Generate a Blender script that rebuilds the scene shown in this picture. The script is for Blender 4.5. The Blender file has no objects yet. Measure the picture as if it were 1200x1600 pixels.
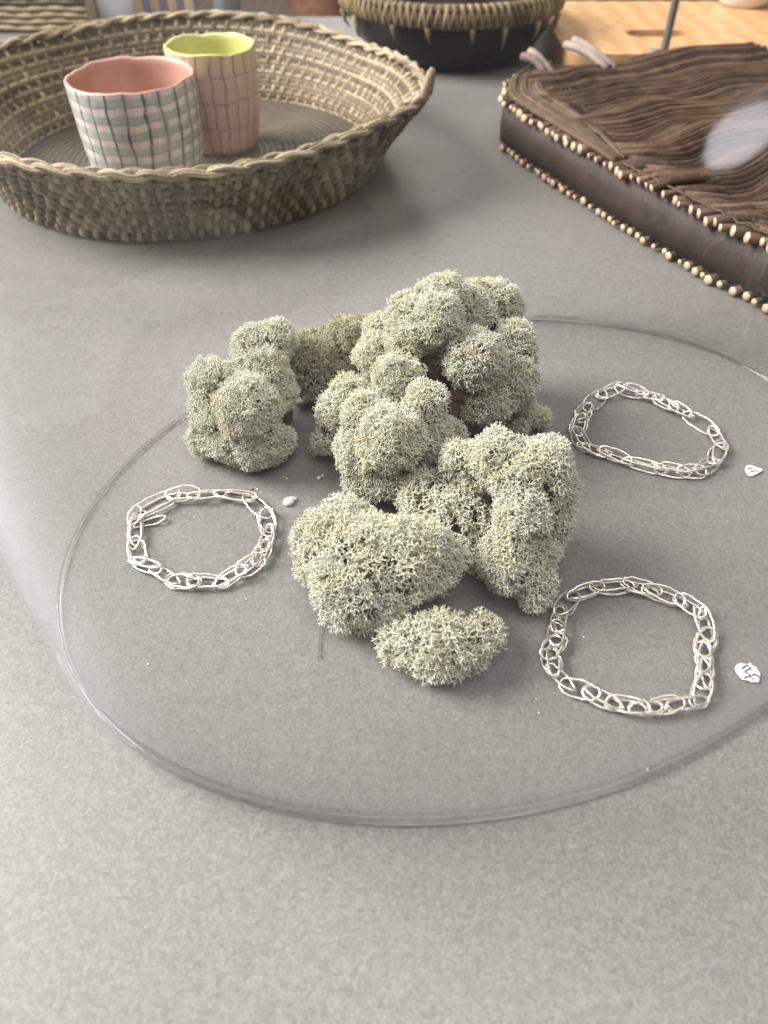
import bpy, bmesh, math, random
import numpy as np
from mathutils import Vector, noise, Matrix
from math import sin, cos, pi, radians, exp, sqrt, atan2

random.seed(7); rng = np.random.default_rng(7)
S = bpy.context.scene; COL = S.collection

# ------------------------------------------------------------------ camera, world, lamps, exposure
CAM_H = 0.27; TILT = radians(45.0); F_PX = 1150.0
cam = bpy.data.cameras.new("camera"); camo = bpy.data.objects.new("camera", cam); COL.objects.link(camo)
camo.location = (0, 0, CAM_H); camo.rotation_euler = (radians(90) - TILT, 0, 0)
cam.sensor_fit = 'VERTICAL'; cam.sensor_height = 36; cam.sensor_width = 27; cam.lens = 36 * F_PX / 1600
cam.clip_start = 0.01; cam.clip_end = 60
cam.dof.use_dof = True; cam.dof.focus_distance = 0.37; cam.dof.aperture_fstop = 8.8
S.camera = camo
W = bpy.data.worlds.new("World"); S.world = W; W.use_nodes = True
W.node_tree.nodes["Background"].inputs[0].default_value = (0.80, 0.82, 0.86, 1)
W.node_tree.nodes["Background"].inputs[1].default_value = 0.20
def area(name, loc, target, sx, sy, power, col):
    l = bpy.data.lights.new(name, 'AREA'); l.shape = 'ELLIPSE' if name == 'low_window_light' else 'RECTANGLE'; l.size = sx; l.size_y = sy
    l.energy = power; l.color = col
    o = bpy.data.objects.new(name, l); COL.objects.link(o); o.location = loc
    o.rotation_euler = (Vector(target) - Vector(loc)).to_track_quat('-Z', 'Y').to_euler(); return o
area("window_light", (-2.7, 0.9, 2.1), (0.05, 0.45, 0), 1.9, 1.9, 350, (1.0, 0.975, 0.94))
area("overhead_fill", (0.5, -0.5, 3.1), (0, 0.4, 0), 2.4, 2.4, 72, (1.0, 0.985, 0.965))  # added soft fill from overhead, stands for no known lamp
area("low_window_light", (2.19, -1.95, -0.185), (0.056, 0.126, 0.23), 0.50, 0.17, 2.1, (0.95, 0.97, 1.0))
area("window_light_far", (-0.6, 3.6, 1.7), (0.0, 0.6, 0), 1.6, 1.2, 36, (1.0, 0.95, 0.88))
S.view_settings.view_transform = 'Standard'; S.view_settings.look = 'None'
S.view_settings.exposure = 0.14; S.view_settings.gamma = 1.0
S.cycles.max_bounces = 10; S.cycles.transparent_max_bounces = 24; S.cycles.caustics_reflective = False

# ------------------------------------------------------------------ helpers
CT, ST = cos(TILT), sin(TILT)
def at(px, py, z=0.0):
    u, v = (px - 600) / F_PX, (800 - py) / F_PX
    d = Vector((u, CT + v * ST, -ST + v * CT)); t = (z - CAM_H) / d.z
    return Vector((d.x * t, d.y * t, z))
def depth(p): return p.y * CT + (CAM_H - p.z) * ST
def mm_per_px(px, py, z=0.0): return depth(at(px, py, z)) / F_PX

def mat(name, col, rough=0.6, metal=0.0, spec=0.5):
    m = bpy.data.materials.new(name); m.use_nodes = True
    b = m.node_tree.nodes["Principled BSDF"]
    b.inputs["Base Color"].default_value = (*col, 1); b.inputs["Roughness"].default_value = rough
    b.inputs["Metallic"].default_value = metal; b.inputs["Specular IOR Level"].default_value = spec
    return m
class NT:
    def __init__(s, m): s.t = m.node_tree; s.b = s.t.nodes.get("Principled BSDF")
    def n(s, typ, ins=None, **kw):
        nd = s.t.nodes.new(typ)
        for k, v in kw.items(): setattr(nd, k, v)
        for k, v in (ins or {}).items():
            if isinstance(v, bpy.types.NodeSocket): s.t.links.new(v, nd.inputs[k])
            else: nd.inputs[k].default_value = v
        return nd
    def link(s, a, b): s.t.links.new(a, b)
    def coord(s, w='Object', scale=(1, 1, 1)):
        c = s.n('ShaderNodeTexCoord'); mp = s.n('ShaderNodeMapping', {'Vector': c.outputs[w]})
        mp.inputs['Scale'].default_value = scale; return mp.outputs[0]
    def noise(s, vec, scale, detail=3, rough=0.55):
        return s.n('ShaderNodeTexNoise', {'Vector': vec, 'Scale': scale, 'Detail': detail, 'Roughness': rough}).outputs[0]
    def ramp(s, fac, stops):
        r = s.n('ShaderNodeValToRGB', {'Fac': fac}); e = r.color_ramp.elements
        while len(e) < len(stops): e.new(0.5)
        for el, (p, c) in zip(e, stops):
            el.position = p; el.color = (*c, 1) if len(c) == 3 else c
        return r.outputs[0]
    def mix(s, fac, a, b, blend='MIX'):
        m = s.n('ShaderNodeMix', data_type='RGBA', blend_type=blend)
        for i, v in ((0, fac), (6, a), (7, b)):
            if isinstance(v, bpy.types.NodeSocket): s.t.links.new(v, m.inputs[i])
            else: m.inputs[i].default_value = v if i == 0 else (*v, 1)
        return m.outputs[2]
    def math(s, op, a, b=0.0, c=0.0):
        m = s.n('ShaderNodeMath', operation=op)
        for i, v in enumerate((a, b, c)):
            if isinstance(v, bpy.types.NodeSocket): s.t.links.new(v, m.inputs[i])
            else: m.inputs[i].default_value = v
        return m.outputs[0]
    def bump(s, h, strength, dist):
        b = s.n('ShaderNodeBump', {'Height': h, 'Strength': strength, 'Distance': dist})
        s.link(b.outputs[0], s.b.inputs['Normal'])

def mesh_from(name, V, Fc, mats, uv=None, mi=None, smooth=True):
    me = bpy.data.meshes.new(name)
    V = np.asarray(V, np.float32); Fc = np.asarray(Fc, np.int32)
    k = Fc.shape[1]
    me.vertices.add(len(V)); me.vertices.foreach_set('co', V.ravel())
    me.loops.add(Fc.size); me.loops.foreach_set('vertex_index', Fc.ravel())
    me.polygons.add(len(Fc)); me.polygons.foreach_set('loop_start', np.arange(0, Fc.size, k, dtype=np.int32))
    if smooth: me.polygons.foreach_set('use_smooth', np.ones(len(Fc), bool))
    if mi is not None: me.polygons.foreach_set('material_index', np.asarray(mi, np.int32))
    for m in (mats if isinstance(mats, (list, tuple)) else [mats]): me.materials.append(m)
    if uv is not None:
        l = me.uv_layers.new(name='UVMap'); l.data.foreach_set('uv', np.asarray(uv, np.float32)[Fc.ravel()].ravel())
    me.update(calc_edges=True); me.validate(); return me
def link(name, me, parent=None, loc=None, kind=None):
    o = bpy.data.objects.new(name, me); COL.objects.link(o)
    if parent: o.parent = parent
    if loc is not None: o.location = loc
    if kind: o['kind'] = kind
    return o
def tag(o, label, cat, group=None):
    o['label'] = label; o['category'] = cat
    if group: o['group'] = group
    return o
def thing(name, loc, label, cat, group=None):
    o = bpy.data.objects.new(name, None); COL.objects.link(o); o.location = loc; o.empty_display_size = 0.02
    return tag(o, label, cat, group)
def bm_mesh(name, bm, mats, smooth=False):
    me = bpy.data.meshes.new(name); bmesh.ops.recalc_face_normals(bm, faces=bm.faces); bm.to_mesh(me); bm.free()
    for m in (mats if isinstance(mats, (list, tuple)) else [mats]): me.materials.append(m)
    if smooth: me.polygons.foreach_set('use_smooth', np.ones(len(me.polygons), bool))
    return me
def box_bm(bm, lo, hi, bev=0.0):
    r = bmesh.ops.create_cube(bm, size=1)
    for v in r['verts']:
        v.co = Vector([lo[i] + (v.co[i] + 0.5) * (hi[i] - lo[i]) for i in range(3)])
    if bev: bmesh.ops.bevel(bm, geom=list({e for v in r['verts'] for e in v.link_edges}), offset=bev, segments=2, affect='EDGES', profile=0.5)
def rot_frames(P, closed):
    n = len(P); T = np.empty_like(P)
    if closed: T = np.roll(P, -1, 0) - np.roll(P, 1, 0)
    else: T[1:-1] = P[2:] - P[:-2]; T[0] = P[1] - P[0]; T[-1] = P[-1] - P[-2]
    T /= np.linalg.norm(T, axis=1)[:, None] + 1e-12
    N = np.empty_like(P); a = np.array([0, 0, 1.0])
    if abs(T[0] @ a) > 0.9: a = np.array([1.0, 0, 0])
    v = a - T[0] * (a @ T[0]); N[0] = v / np.linalg.norm(v)
    for i in range(1, n):
        v = N[i-1] - T[i] * (N[i-1] @ T[i]); N[i] = v / (np.linalg.norm(v) + 1e-12)
    return T, N, np.cross(T, N)
def sweep(P, R, k=6, closed=False, caps=False, flat=1.0):
    """tube along P; returns verts, quads (cap faces as degenerate-free fans of quads when asked)"""
    P = np.asarray(P, float); n = len(P); R = np.broadcast_to(np.asarray(R, float), (n,))
    T, N, B = rot_frames(P, closed)
    if closed:  # undo the frame's twist over the loop
        tw = atan2(np.cross(N[-1], N[0]) @ T[0], N[-1] @ N[0])
        A = np.linspace(0, tw, n)[:, None]
        N, B = N * np.cos(A) + B * np.sin(A), B * np.cos(A) - N * np.sin(A)
    a = np.arange(k) * 2 * pi / k
    V = P[:, None, :] + R[:, None, None] * (np.cos(a)[None, :, None] * N[:, None, :] * flat + np.sin(a)[None, :, None] * B[:, None, :])
    V = V.reshape(-1, 3); i = np.arange(n if closed else n - 1)[:, None]; j = np.arange(k)[None, :]
    i2 = (i + 1) % n; j2 = (j + 1) % k
    Q = np.stack([i*k+j, i*k+j2, i2*k+j2, i2*k+j], -1).reshape(-1, 4)
    if caps and not closed:
        V = np.vstack([V, P[:1], P[-1:]]); c0, c1 = n*k, n*k+1
        q = []
        for j in range(0, k, 2):
            q.append([c0, (j+2) % k, j+1, j]); q.append([c1, (n-1)*k+j, (n-1)*k+j+1, (n-1)*k+(j+2) % k])
        Q = np.vstack([Q, np.array(q)])
    return V, Q
def merge(parts):
    Vs, Qs, o = [], [], 0
    for V, Q in parts: Vs.append(V); Qs.append(np.asarray(Q) + o); o += len(V)
    return np.vstack(Vs), np.vstack(Qs)
def lathe(prof, k=64, wob=None):
    """prof: list of (r, z) ; returns V, Q, uv (u angle, v along z)"""
    n = len(prof); V = []; uv = []
    zs = [p[1] for p in prof]; z0, z1 = min(zs), max(zs)
    for r, z in prof:
        for j in range(k + 1):
            a = 2 * pi * j / k; rr, dz = (r, 0) if wob is None else wob(r, z, a)
            V.append((rr * cos(a), rr * sin(a), z + dz)); uv.append((j / k, (z - z0) / (z1 - z0 + 1e-9)))
    i = np.arange(n - 1)[:, None]; j = np.arange(k)[None, :]; K = k + 1
    Q = np.stack([i*K+j, i*K+j+1, (i+1)*K+j+1, (i+1)*K+j], -1).reshape(-1, 4)
    return np.array(V), Q, np.array(uv)

# ------------------------------------------------------------------ materials
def mk_table():
    m = mat("grey_counter", (0.33, 0.325, 0.315), 0.42, 0, 0.45); t = NT(m); v = t.coord()
    def grain(sc_):
        vo = t.n('ShaderNodeTexVoronoi', {'Vector': v, 'Scale': sc_}); return t.n('ShaderNodeSeparateColor', {'Color': vo.outputs['Color']}).outputs[0]
    g1, g2, g3 = grain(1050.0), grain(2100.0), grain(640.0); a = t.noise(v, 1400, 2, 0.7); c = t.noise(v, 5, 4); d = t.noise(v, 190, 3, 0.7)
    f = t.math('ADD', t.math('ADD', t.math('MULTIPLY', g1, .30), t.math('MULTIPLY', g2, .26)), t.math('ADD', t.math('MULTIPLY', g3, .18), t.math('MULTIPLY', d, .26)))
    col = t.ramp(f, [(0.18, (0.133, 0.128, 0.121)), (0.5, (0.185, 0.180, 0.171)), (0.82, (0.250, 0.243, 0.231))])
    col = t.mix(t.ramp(c, [(0.35, (0, 0, 0)), (0.7, (1, 1, 1))]), col, t.mix(1.0, col, (0.94, 0.93, 0.915), 'MULTIPLY'))
    w = t.n('ShaderNodeTexVoronoi', {'Vector': v, 'Scale': 420.0}).outputs['Distance']
    sp = t.ramp(w, [(0.05, (1, 1, 1)), (0.10, (0, 0, 0))])
    gate = t.ramp(t.noise(v, 130, 1), [(0.60, (0, 0, 0)), (0.64, (1, 1, 1))])
    col = t.mix(t.math('MULTIPLY', sp, gate), col, (0.36, 0.355, 0.34))
    t.link(col, t.b.inputs['Base Color'])
    t.link(t.ramp(c, [(0.3, (0.36,)*3), (0.7, (0.48,)*3)]), t.b.inputs['Roughness'])
    t.bump(a, 0.12, 0.0004); return m
M_TABLE = mk_table()
def mk_lichen(name, c1, c2, c3):
    m = mat(name, c1, 0.85, 0, 0.15); t = NT(m); v = t.coord('Object')
    a = t.noise(v, 70, 3); b = t.noise(v, 900, 2)
    col = t.ramp(a, [(0.36, c3), (0.50, c1), (0.64, c2)])
    col = t.mix(t.ramp(b, [(0.35, (0, 0, 0)), (0.7, (1, 1, 1))]), t.mix(1.0, col, (0.86, 0.86, 0.82), 'MULTIPLY'), col)
    t.link(col, t.b.inputs['Base Color'])
    tr = t.n('ShaderNodeBsdfTranslucent', {'Color': col}); mx = t.n('ShaderNodeMixShader', {'Fac': 0.22})
    t.link(t.b.outputs[0], mx.inputs[1]); t.link(tr.outputs[0], mx.inputs[2])
    t.link(mx.outputs[0], t.t.nodes["Material Output"].inputs[0]); return m
M_LICH = mk_lichen("lichen_pale", (0.90, 0.90, 0.775), (0.885, 0.91, 0.81), (0.90, 0.86, 0.69))
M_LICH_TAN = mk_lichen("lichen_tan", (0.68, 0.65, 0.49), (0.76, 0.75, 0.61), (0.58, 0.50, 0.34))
M_CORE = mat("lichen_core", (0.34, 0.32, 0.22), 0.9); _t = NT(M_CORE)  # brown interior, coloured darker still for the shade between branchlets
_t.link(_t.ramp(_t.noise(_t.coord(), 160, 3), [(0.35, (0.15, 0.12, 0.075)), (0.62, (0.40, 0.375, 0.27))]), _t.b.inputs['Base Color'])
M_DEAD = mat("lichen_dead", (0.16, 0.10, 0.06), 0.9); _t = NT(M_DEAD)
_t.link(_t.ramp(_t.noise(_t.coord(), 300, 3), [(0.35, (0.07, 0.04, 0.025)), (0.65, (0.27, 0.18, 0.11))]), _t.b.inputs['Base Color'])
M_SILVER = mat("silver_wire", (0.90, 0.84, 0.76), 0.40, 0.93); _t = NT(M_SILVER)
_t.link(_t.ramp(_t.noise(_t.coord(), 500, 2), [(0.3, (0.27,)*3), (0.7, (0.46,)*3)]), _t.b.inputs['Roughness'])
_t.bump(_t.noise(_t.coord(), 1100, 2), 0.35, 0.0003)
def mk_straw(name, dark, mid, light, rand=0.75):
    m = mat(name, mid, 0.62, 0, 0.35); t = NT(m)
    r = t.n('ShaderNodeObjectInfo').outputs['Random']
    v = t.coord('Object', (1, 1, 0.25)); a = t.noise(v, 420, 3, 0.6); b = t.noise(t.coord('Object'), 24, 3)
    f = t.math('ADD', t.math('MULTIPLY', r, rand * 0.5), t.math('ADD', t.math('MULTIPLY', a, 0.55), t.math('MULTIPLY', b, 0.35)))
    t.link(t.ramp(f, [(0.38, dark), (0.60, mid), (0.86, light)]), t.b.inputs['Base Color'])
    t.bump(a, 0.5, 0.0012); return m
M_STRAW = mk_straw("sea_grass", (0.085, 0.065, 0.040), (0.27, 0.21, 0.135), (0.50, 0.41, 0.275))
M_STRAW_D = mk_straw("sea_grass_weft", (0.04, 0.03, 0.018), (0.11, 0.085, 0.052), (0.22, 0.175, 0.11))
M_BASE = mk_straw("base_weave", (0.05, 0.038, 0.024), (0.115, 0.09, 0.06), (0.19, 0.15, 0.10), 0.0)
M_GOLD = mk_straw("golden_grass", (0.06, 0.04, 0.018), (0.20, 0.14, 0.065), (0.36, 0.27, 0.15), 0.7)
M_LACQ = mat("dark_lacquer", (0.012, 0.007, 0.006), 0.25, 0, 0.12); _t = NT(M_LACQ)
_t.link(_t.ramp(_t.noise(_t.coord(), 30, 4), [(0.3, (0.007, 0.004, 0.004)), (0.7, (0.018, 0.010, 0.008))]), _t.b.inputs['Base Color'])
def mk_bark(name, a_, b_, c_, scale=(1, 1, 1), rand=0.35, rough=0.62):
    m = mat(name, b_, rough, 0, 0.35); t = NT(m); v = t.coord('Object', scale)
    r = t.n('ShaderNodeObjectInfo').outputs['Random']
    n1 = t.noise(v, 60, 5, 0.65); n2 = t.noise(v, 420, 3)
    f = t.math('ADD', t.math('MULTIPLY', n1, 0.7), t.math('ADD', t.math('MULTIPLY', n2, 0.3), t.math('MULTIPLY', t.math('SUBTRACT', r, 0.5), rand)))
    t.link(t.ramp(f, [(0.3, a_), (0.52, b_), (0.76, c_)]), t.b.inputs['Base Color'])
    t.bump(n2, 0.55, 0.0015); return m
M_TWIG = mk_bark("twig_bark", (0.030, 0.015, 0.008), (0.082, 0.044, 0.025), (0.165, 0.098, 0.060))
M_BARK = mk_bark("bark_slab", (0.028, 0.017, 0.014), (0.055, 0.034, 0.028), (0.12, 0.08, 0.064), (1, 1, 0.4))
M_BAND = mk_bark("bark_band", (0.045, 0.026, 0.014), (0.095, 0.058, 0.032), (0.17, 0.11, 0.065))
M_CUT = mat("cut_wood", (0.6, 0.45, 0.3), 0.7); _t = NT(M_CUT)
_t.link(_t.ramp(_t.noise(_t.coord(), 500, 2), [(0.3, (0.42, 0.30, 0.18)), (0.6, (0.62, 0.48, 0.32))]), _t.b.inputs['Base Color'])
M_PALE = mk_bark("pale_bark", (0.14, 0.10, 0.085), (0.24, 0.18, 0.155), (0.34, 0.28, 0.25))
def mk_wood(name, a_, b_, scale=(1, 1, 1), rough=0.5):
    m = mat(name, b_, rough, 0, 0.4); t = NT(m); v = t.coord('Object', scale)
    w = t.n('ShaderNodeTexWave', {'Vector': v, 'Scale': 9.0, 'Distortion': 6.0, 'Detail': 3.0, 'Detail Scale': 1.2})
    f = t.mix(0.5, w.outputs[0], t.noise(v, 20, 4))
    t.link(t.ramp(f, [(0.2, a_), (0.8, b_)]), t.b.inputs['Base Color']); return m
M_BOARD = mk_wood("pale_board", (0.50, 0.28, 0.125), (0.64, 0.39, 0.19), (1, 6, 1))
M_FLOOR = mk_wood("floor_wood", (0.36, 0.26, 0.20), (0.48, 0.36, 0.28), (0.5, 3, 1), 0.45)
M_SLAT = mk_wood("slat_wood", (0.50, 0.36, 0.23), (0.66, 0.50, 0.34), (4, 4, 0.6))
M_CHAIR = mat("chair_dark", (0.03, 0.024, 0.02), 0.45)
M_WHITE = mat("white_glaze", (0.78, 0.80, 0.86), 0.3)
M_LILAC = mat("lilac_cloth", (0.42, 0.42, 0.56), 0.9)
M_GREY = mat("grey_glaze", (0.22, 0.23, 0.24), 0.5)
M_TERRA = mat("terracotta", (0.34, 0.17, 0.10), 0.8); _t = NT(M_TERRA)
_t.link(_t.ramp(_t.noise(_t.coord(), 25, 4), [(0.3, (0.26, 0.12, 0.07)), (0.7, (0.42, 0.24, 0.15))]), _t.b.inputs['Base Color'])
M_STEEL = mat("grey_steel", (0.36, 0.38, 0.38), 0.4, 0.6)
M_PAPER = mat("white_paper", (0.70, 0.69, 0.73), 0.8); _t = NT(M_PAPER)
_t.bump(_t.noise(_t.coord(), 300, 3), 0.4, 0.0005)
M_INK = mat("black_ink", (0.02, 0.015, 0.03), 0.6)
M_WAX = mat("milky_wax", (0.80, 0.79, 0.84), 0.35); M_WAX.node_tree.nodes["Principled BSDF"].inputs["Subsurface Weight"].default_value = 0.3
M_WAX.node_tree.nodes["Principled BSDF"].inputs["Subsurface Radius"].default_value = (0.002, 0.002, 0.002)
M_NEEDLE = mat("dry_needle", (0.20, 0.11, 0.08), 0.7)
M_HAIR = mat("grey_thread", (0.16, 0.14, 0.13), 0.7)
M_CRUMB = mat("lichen_crumb", (0.66, 0.67, 0.58), 0.9)
def mk_glass():
    m = bpy.data.materials.new("clear_dome"); m.use_nodes = True; t = NT(m); t.t.nodes.remove(t.b)
    g = t.n('ShaderNodeNewGeometry')
    ior = t.math('ADD', 1.47, t.math('MULTIPLY', g.outputs['Backfacing'], 1 / 1.47 - 1.47))
    v = t.coord('Object'); h = t.noise(v, 14, 2)
    bp = t.n('ShaderNodeBump', {'Height': h, 'Strength': 0.13, 'Distance': 0.010})
    fr = t.n('ShaderNodeFresnel', {'IOR': ior})
    tr = t.n('ShaderNodeBsdfTransparent', {'Color': t.mix(fr.outputs[0], (0.992, 0.989, 0.985), (0.88, 0.87, 0.87))})
    gl = t.n('ShaderNodeBsdfGlossy', {'Roughness': 0.055, 'Normal': bp.outputs[0], 'Color': (0.95, 0.95, 1, 1)})
    sm = t.noise(t.coord('Object', (1, 1, .18)), 46, 4, .7)
    film = t.math('MULTIPLY', t.ramp(sm, [(.60, (0, 0, 0)), (.78, (1, 1, 1))]), t.ramp(t.noise(t.coord(), 7, 2), [(.52, (0, 0, 0)), (.66, (.2,)*3)]))
    df = t.n('ShaderNodeBsdfDiffuse', {'Color': (.8, .8, .8, 1)}); m0 = t.n('ShaderNodeMixShader', {'Fac': film})
    t.link(tr.outputs[0], m0.inputs[1]); t.link(df.outputs[0], m0.inputs[2]); tr = m0
    mx = t.n('ShaderNodeMixShader', {'Fac': t.math('POWER', fr.outputs[0], 1.2)}); t.link(tr.outputs[0], mx.inputs[1]); t.link(gl.outputs[0], mx.inputs[2])
    t.link(mx.outputs[0], t.t.nodes["Material Output"].inputs[0]); return m
M_GLASS = mk_glass()
M_LIP = mat("dome_lip", (0.93, 0.91, 0.90), 0.03); M_LIP.node_tree.nodes["Principled BSDF"].inputs["Transmission Weight"].default_value = 1.0
M_LIP.node_tree.nodes["Principled BSDF"].inputs["IOR"].default_value = 1.47

# ------------------------------------------------------------------ the setting
bm = bmesh.new(); box_bm(bm, (-1.6, -0.7, -0.04), (1.6, 1.385, 0.0), 0.003)
o = link("tabletop", bm_mesh("tabletop", bm, M_TABLE), kind="structure")
bm = bmesh.new(); bmesh.ops.create_grid(bm, x_segments=2, y_segments=2, size=20)
o = link("floor", bm_mesh("floor", bm, M_FLOOR), loc=(0, 6, -0.76), kind="structure")

# ------------------------------------------------------------------ clear dome
DC = Vector((0.052, 0.285, 0)); DR = 0.2190; DQ = 0.1665/0.2190      # an oval dome
dome = thing("display_dome", DC, "large clear see-through dome covering the lichen and silver bracelets", "display dome"); dome.rotation_euler.z = radians(26.4)
def dome_prof():
    out = [(DR - 0.0024, 0.0018), (DR - 0.0004, 0.007)]
    for z in np.linspace(0.02, 0.26, 14): out.append((DR + 0.001 - 0.016 * (z / 0.26) ** 2, z))
    for a in np.linspace(8, 88, 12): out.append(((DR - 0.0155) * cos(radians(a)), 0.262 + 0.15 * sin(radians(a))))
    return out
po = dome_prof(); th = 0.0025
pin = [(max(r - th, 0.002), z - (th if z > 0.27 else 0)) for r, z in po][::-1]
V, Q, uv = lathe(po + [(0.0008, po[-1][1] + 0.0003)], 160); V2, Q2, _ = lathe([(0.0008, pin[0][1])] + pin, 160)
# the two skins are joined under the lip, inside the bead
V, Q = merge([(V, Q), (V2, Q2)]); V[:, 1] *= DQ; link("glass_wall", mesh_from("glass_wall", V, Q, M_GLASS), dome)
a = np.linspace(0, 2*pi, 240, endpoint=False)
V, Q = sweep(np.stack([(DR - 0.003)*np.cos(a), (DR - 0.003)*DQ*np.sin(a), 0*a + 0.0011], 1), 0.0010, 10, True)
link("bottom_lip", mesh_from("bottom_lip", V, Q, M_LIP), dome)

# ------------------------------------------------------------------ lichen
def perp(D):
    A = np.where(np.abs(D[:, 2:3]) > 0.9, np.array([[1., 0, 0]]), np.array([[0, 0, 1.]]))
    U = np.cross(D, A); U /= np.linalg.norm(U, axis=1)[:, None] + 1e-9
    return U, np.cross(D, U)
def stubs(P0, P1, R0, R1, k=3):
    D = P1 - P0; D /= np.linalg.norm(D, axis=1)[:, None] + 1e-9; U, B = perp(D)
    a = np.arange(k) * 2*pi/k; n = len(P0)
    ring = np.cos(a)[None, :, None]*U[:, None, :] + np.sin(a)[None, :, None]*B[:, None, :]
    V = np.concatenate([P0[:, None, :] + ring*R0[:, None, None], P1[:, None, :] + ring*R1[:, None, None]], 1)
    V = V.reshape(-1, 3); b = (np.arange(n)*2*k)[:, None]; j = np.arange(k)[None, :]; j2 = (j+1) % k
    Q = np.stack([b+j, b+j2, b+k+j2, b+k+j], -1).reshape(-1, 4); return V, Q
def branchlets(P, D, sc):
    """dichotomous little trees growing outwards from P along D"""
    segs = []
    spec = [(2.9, .50, .43, 3, 44), (2.5, .43, .37, 3, 50), (1.8, .36, .31, 2, 47), (1.1, .31, .18, 0, 0)]
    cur_p, cur_d = P, D
    for li, (L, r0, r1, kids, spl) in enumerate(spec):
        n = len(cur_p); l = L*1e-3*sc*rng.uniform(.7, 1.3, n)
        E = cur_p + cur_d*l[:, None]
        rr = sc*rng.uniform(.85, 1.15, n)*1e-3
        segs.append((cur_p, E, r0*rr, r1*rr))
        if not kids: break
        U, B = perp(cur_d); az0 = rng.uniform(0, 2*pi, n); nd, npz = [], []
        for j in range(kids):
            az = az0 + j*2*pi/kids + rng.normal(0, .3, n); s = np.radians(spl)*rng.uniform(.65, 1.35, n)
            nd.append(cur_d*np.cos(s)[:, None] + (U*np.cos(az)[:, None] + B*np.sin(az)[:, None])*np.sin(s)[:, None])
            npz.append(E - cur_d*(0.15e-3*sc))
        cur_p = np.vstack(npz); cur_d = np.vstack(nd)
        keep = rng.random(len(cur_p)) > (.10, .22, .16)[li]
        cur_p, cur_d = cur_p[keep], cur_d[keep]
    A = [np.concatenate([s[i] for s in segs]) for i in range(4)]
    ok = (A[0][:, 2] > 0.0003) | (A[1][:, 2] > 0.0003)
    A = [x[ok] for x in A]
    A[0][:, 2] = np.maximum(A[0][:, 2], 0.0006); A[1][:, 2] = np.maximum(A[1][:, 2], 0.0006)
    return stubs(*A)
def sdf(P, C, R, k):
    D = P[:, None, :] - C[None]; L = np.linalg.norm(D, axis=2); f = L - R[None]
    m = f.min(1); e = np.exp(-(f - m[:, None])/k); w = e/e.sum(1)[:, None]
    n = (w[:, :, None]*D/(L[:, :, None] + 1e-9)).sum(1); n /= np.linalg.norm(n, axis=1)[:, None] + 1e-9
    return m - k*np.log(e.sum(1)), n, f.argmin(1)
def knobs(P, amp, size, sd):
    out = np.empty(len(P))
    for i, p in enumerate(P):
        v = Vector(p)/size + Vector((sd, sd*.7, 0)); out[i] = amp*(.42 - noise.voronoi(v)[0][0]) + amp*.35*noise.noise(v*2.3)
    return out
FIB = {}
def fib(n):
    if n not in FIB:
        i = np.arange(n) + .5; ph = np.arccos(1 - 2*i/n); th_ = pi*(1 + 5**.5)*i
        FIB[n] = np.stack([np.cos(th_)*np.sin(ph), np.sin(th_)*np.sin(ph), np.cos(ph)], 1)
    return FIB[n]
ICO = bmesh.new(); bmesh.ops.create_icosphere(ICO, subdivisions=3, radius=1)
ICO_V = np.array([v.co[:] for v in ICO.verts]); ICO_F = np.array([[v.index for v in f.verts] for f in ICO.faces]); ICO.free()
CL = [
 ("pale two-headed lichen lump standing alone on the left", 0.80, 0, [(396,540,36,.047),(430,534,36,.046),(412,578,38,.041),(372,600,30,.038),(328,596,38,.043),(386,638,54,.036),(340,640,42,.028),(432,612,34,.03),(320,684,28,.012),(400,694,44,.016),(438,690,26,.012),(360,690,36,.014)]),
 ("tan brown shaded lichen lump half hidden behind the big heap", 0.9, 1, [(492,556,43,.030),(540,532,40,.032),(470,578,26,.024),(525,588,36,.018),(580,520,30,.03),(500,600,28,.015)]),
 ("tallest lichen heap of many rounded heads at the back", 0.92, 0, [(690,466,42,.074),(640,492,40,.070),(684,500,44,.076),(776,478,45,.058),(735,470,36,.064),(740,500,40,.058),(596,520,34,.052),(588,556,38,.050),(640,530,42,.064),(620,592,44,.056),(700,545,36,.056),(742,560,52,.060),(802,540,42,.052),(800,596,46,.040),(760,625,46,.034),(815,640,26,.018),(842,652,15,.010),(800,665,24,.010)]),
 ("wide lichen heap in the middle between the tallest heap and the front slab", 1.0, 0, [(546,616,34,.036),(524,640,34,.030),(575,650,44,.044),(612,684,56,.046),(664,625,36,.056),(560,700,42,.032),(600,738,44,.022),(668,682,44,.036),(506,690,20,.012),(560,755,28,.012),(640,745,34,.016),(700,680,30,.026)]),
 ("low wiry lichen lump squeezed in behind the front slab", 1.32, 0, [(655,775,40,.020),(700,800,46,.020),(735,825,36,.016),(720,768,38,.020),(690,850,40,.012),(745,860,24,.010)]),
 ("broad flat lichen slab at the front with a brown needle sticking out", 1.10, 0, [(545,822,46,.024),(506,850,42,.018),(580,860,46,.032),(640,862,50,.034),(690,874,36,.026),(540,905,48,.022),(600,905,46,.022),(660,886,36,.020),(545,945,30,.010),(590,945,32,.010),(500,880,34,.012)]),
 ("tall knobbly lichen column in front of the upper right bracelet", 1.0, 0, [(716,714,32,.044),(772,712,46,.052),(742,745,36,.036),(850,722,46,.054),(808,745,42,.050),(868,764,40,.042),(815,800,48,.042),(862,815,38,.026),(800,850,40,.028),(790,885,42,.020),(832,900,36,.014),(835,930,26,.009),(838,860,38,.020),(765,870,20,.014),(730,770,30,.02)]),
 ("smallest loose lichen tuft lying nearest the camera", 1.16, 0, [(690,1010,44,.014),(650,1013,38,.010),(730,1008,36,.010),(688,1036,34,.008),(620,1006,24,.008),(758,990,24,.009),(690,992,32,.014)]),
]
ALL = []
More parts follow.
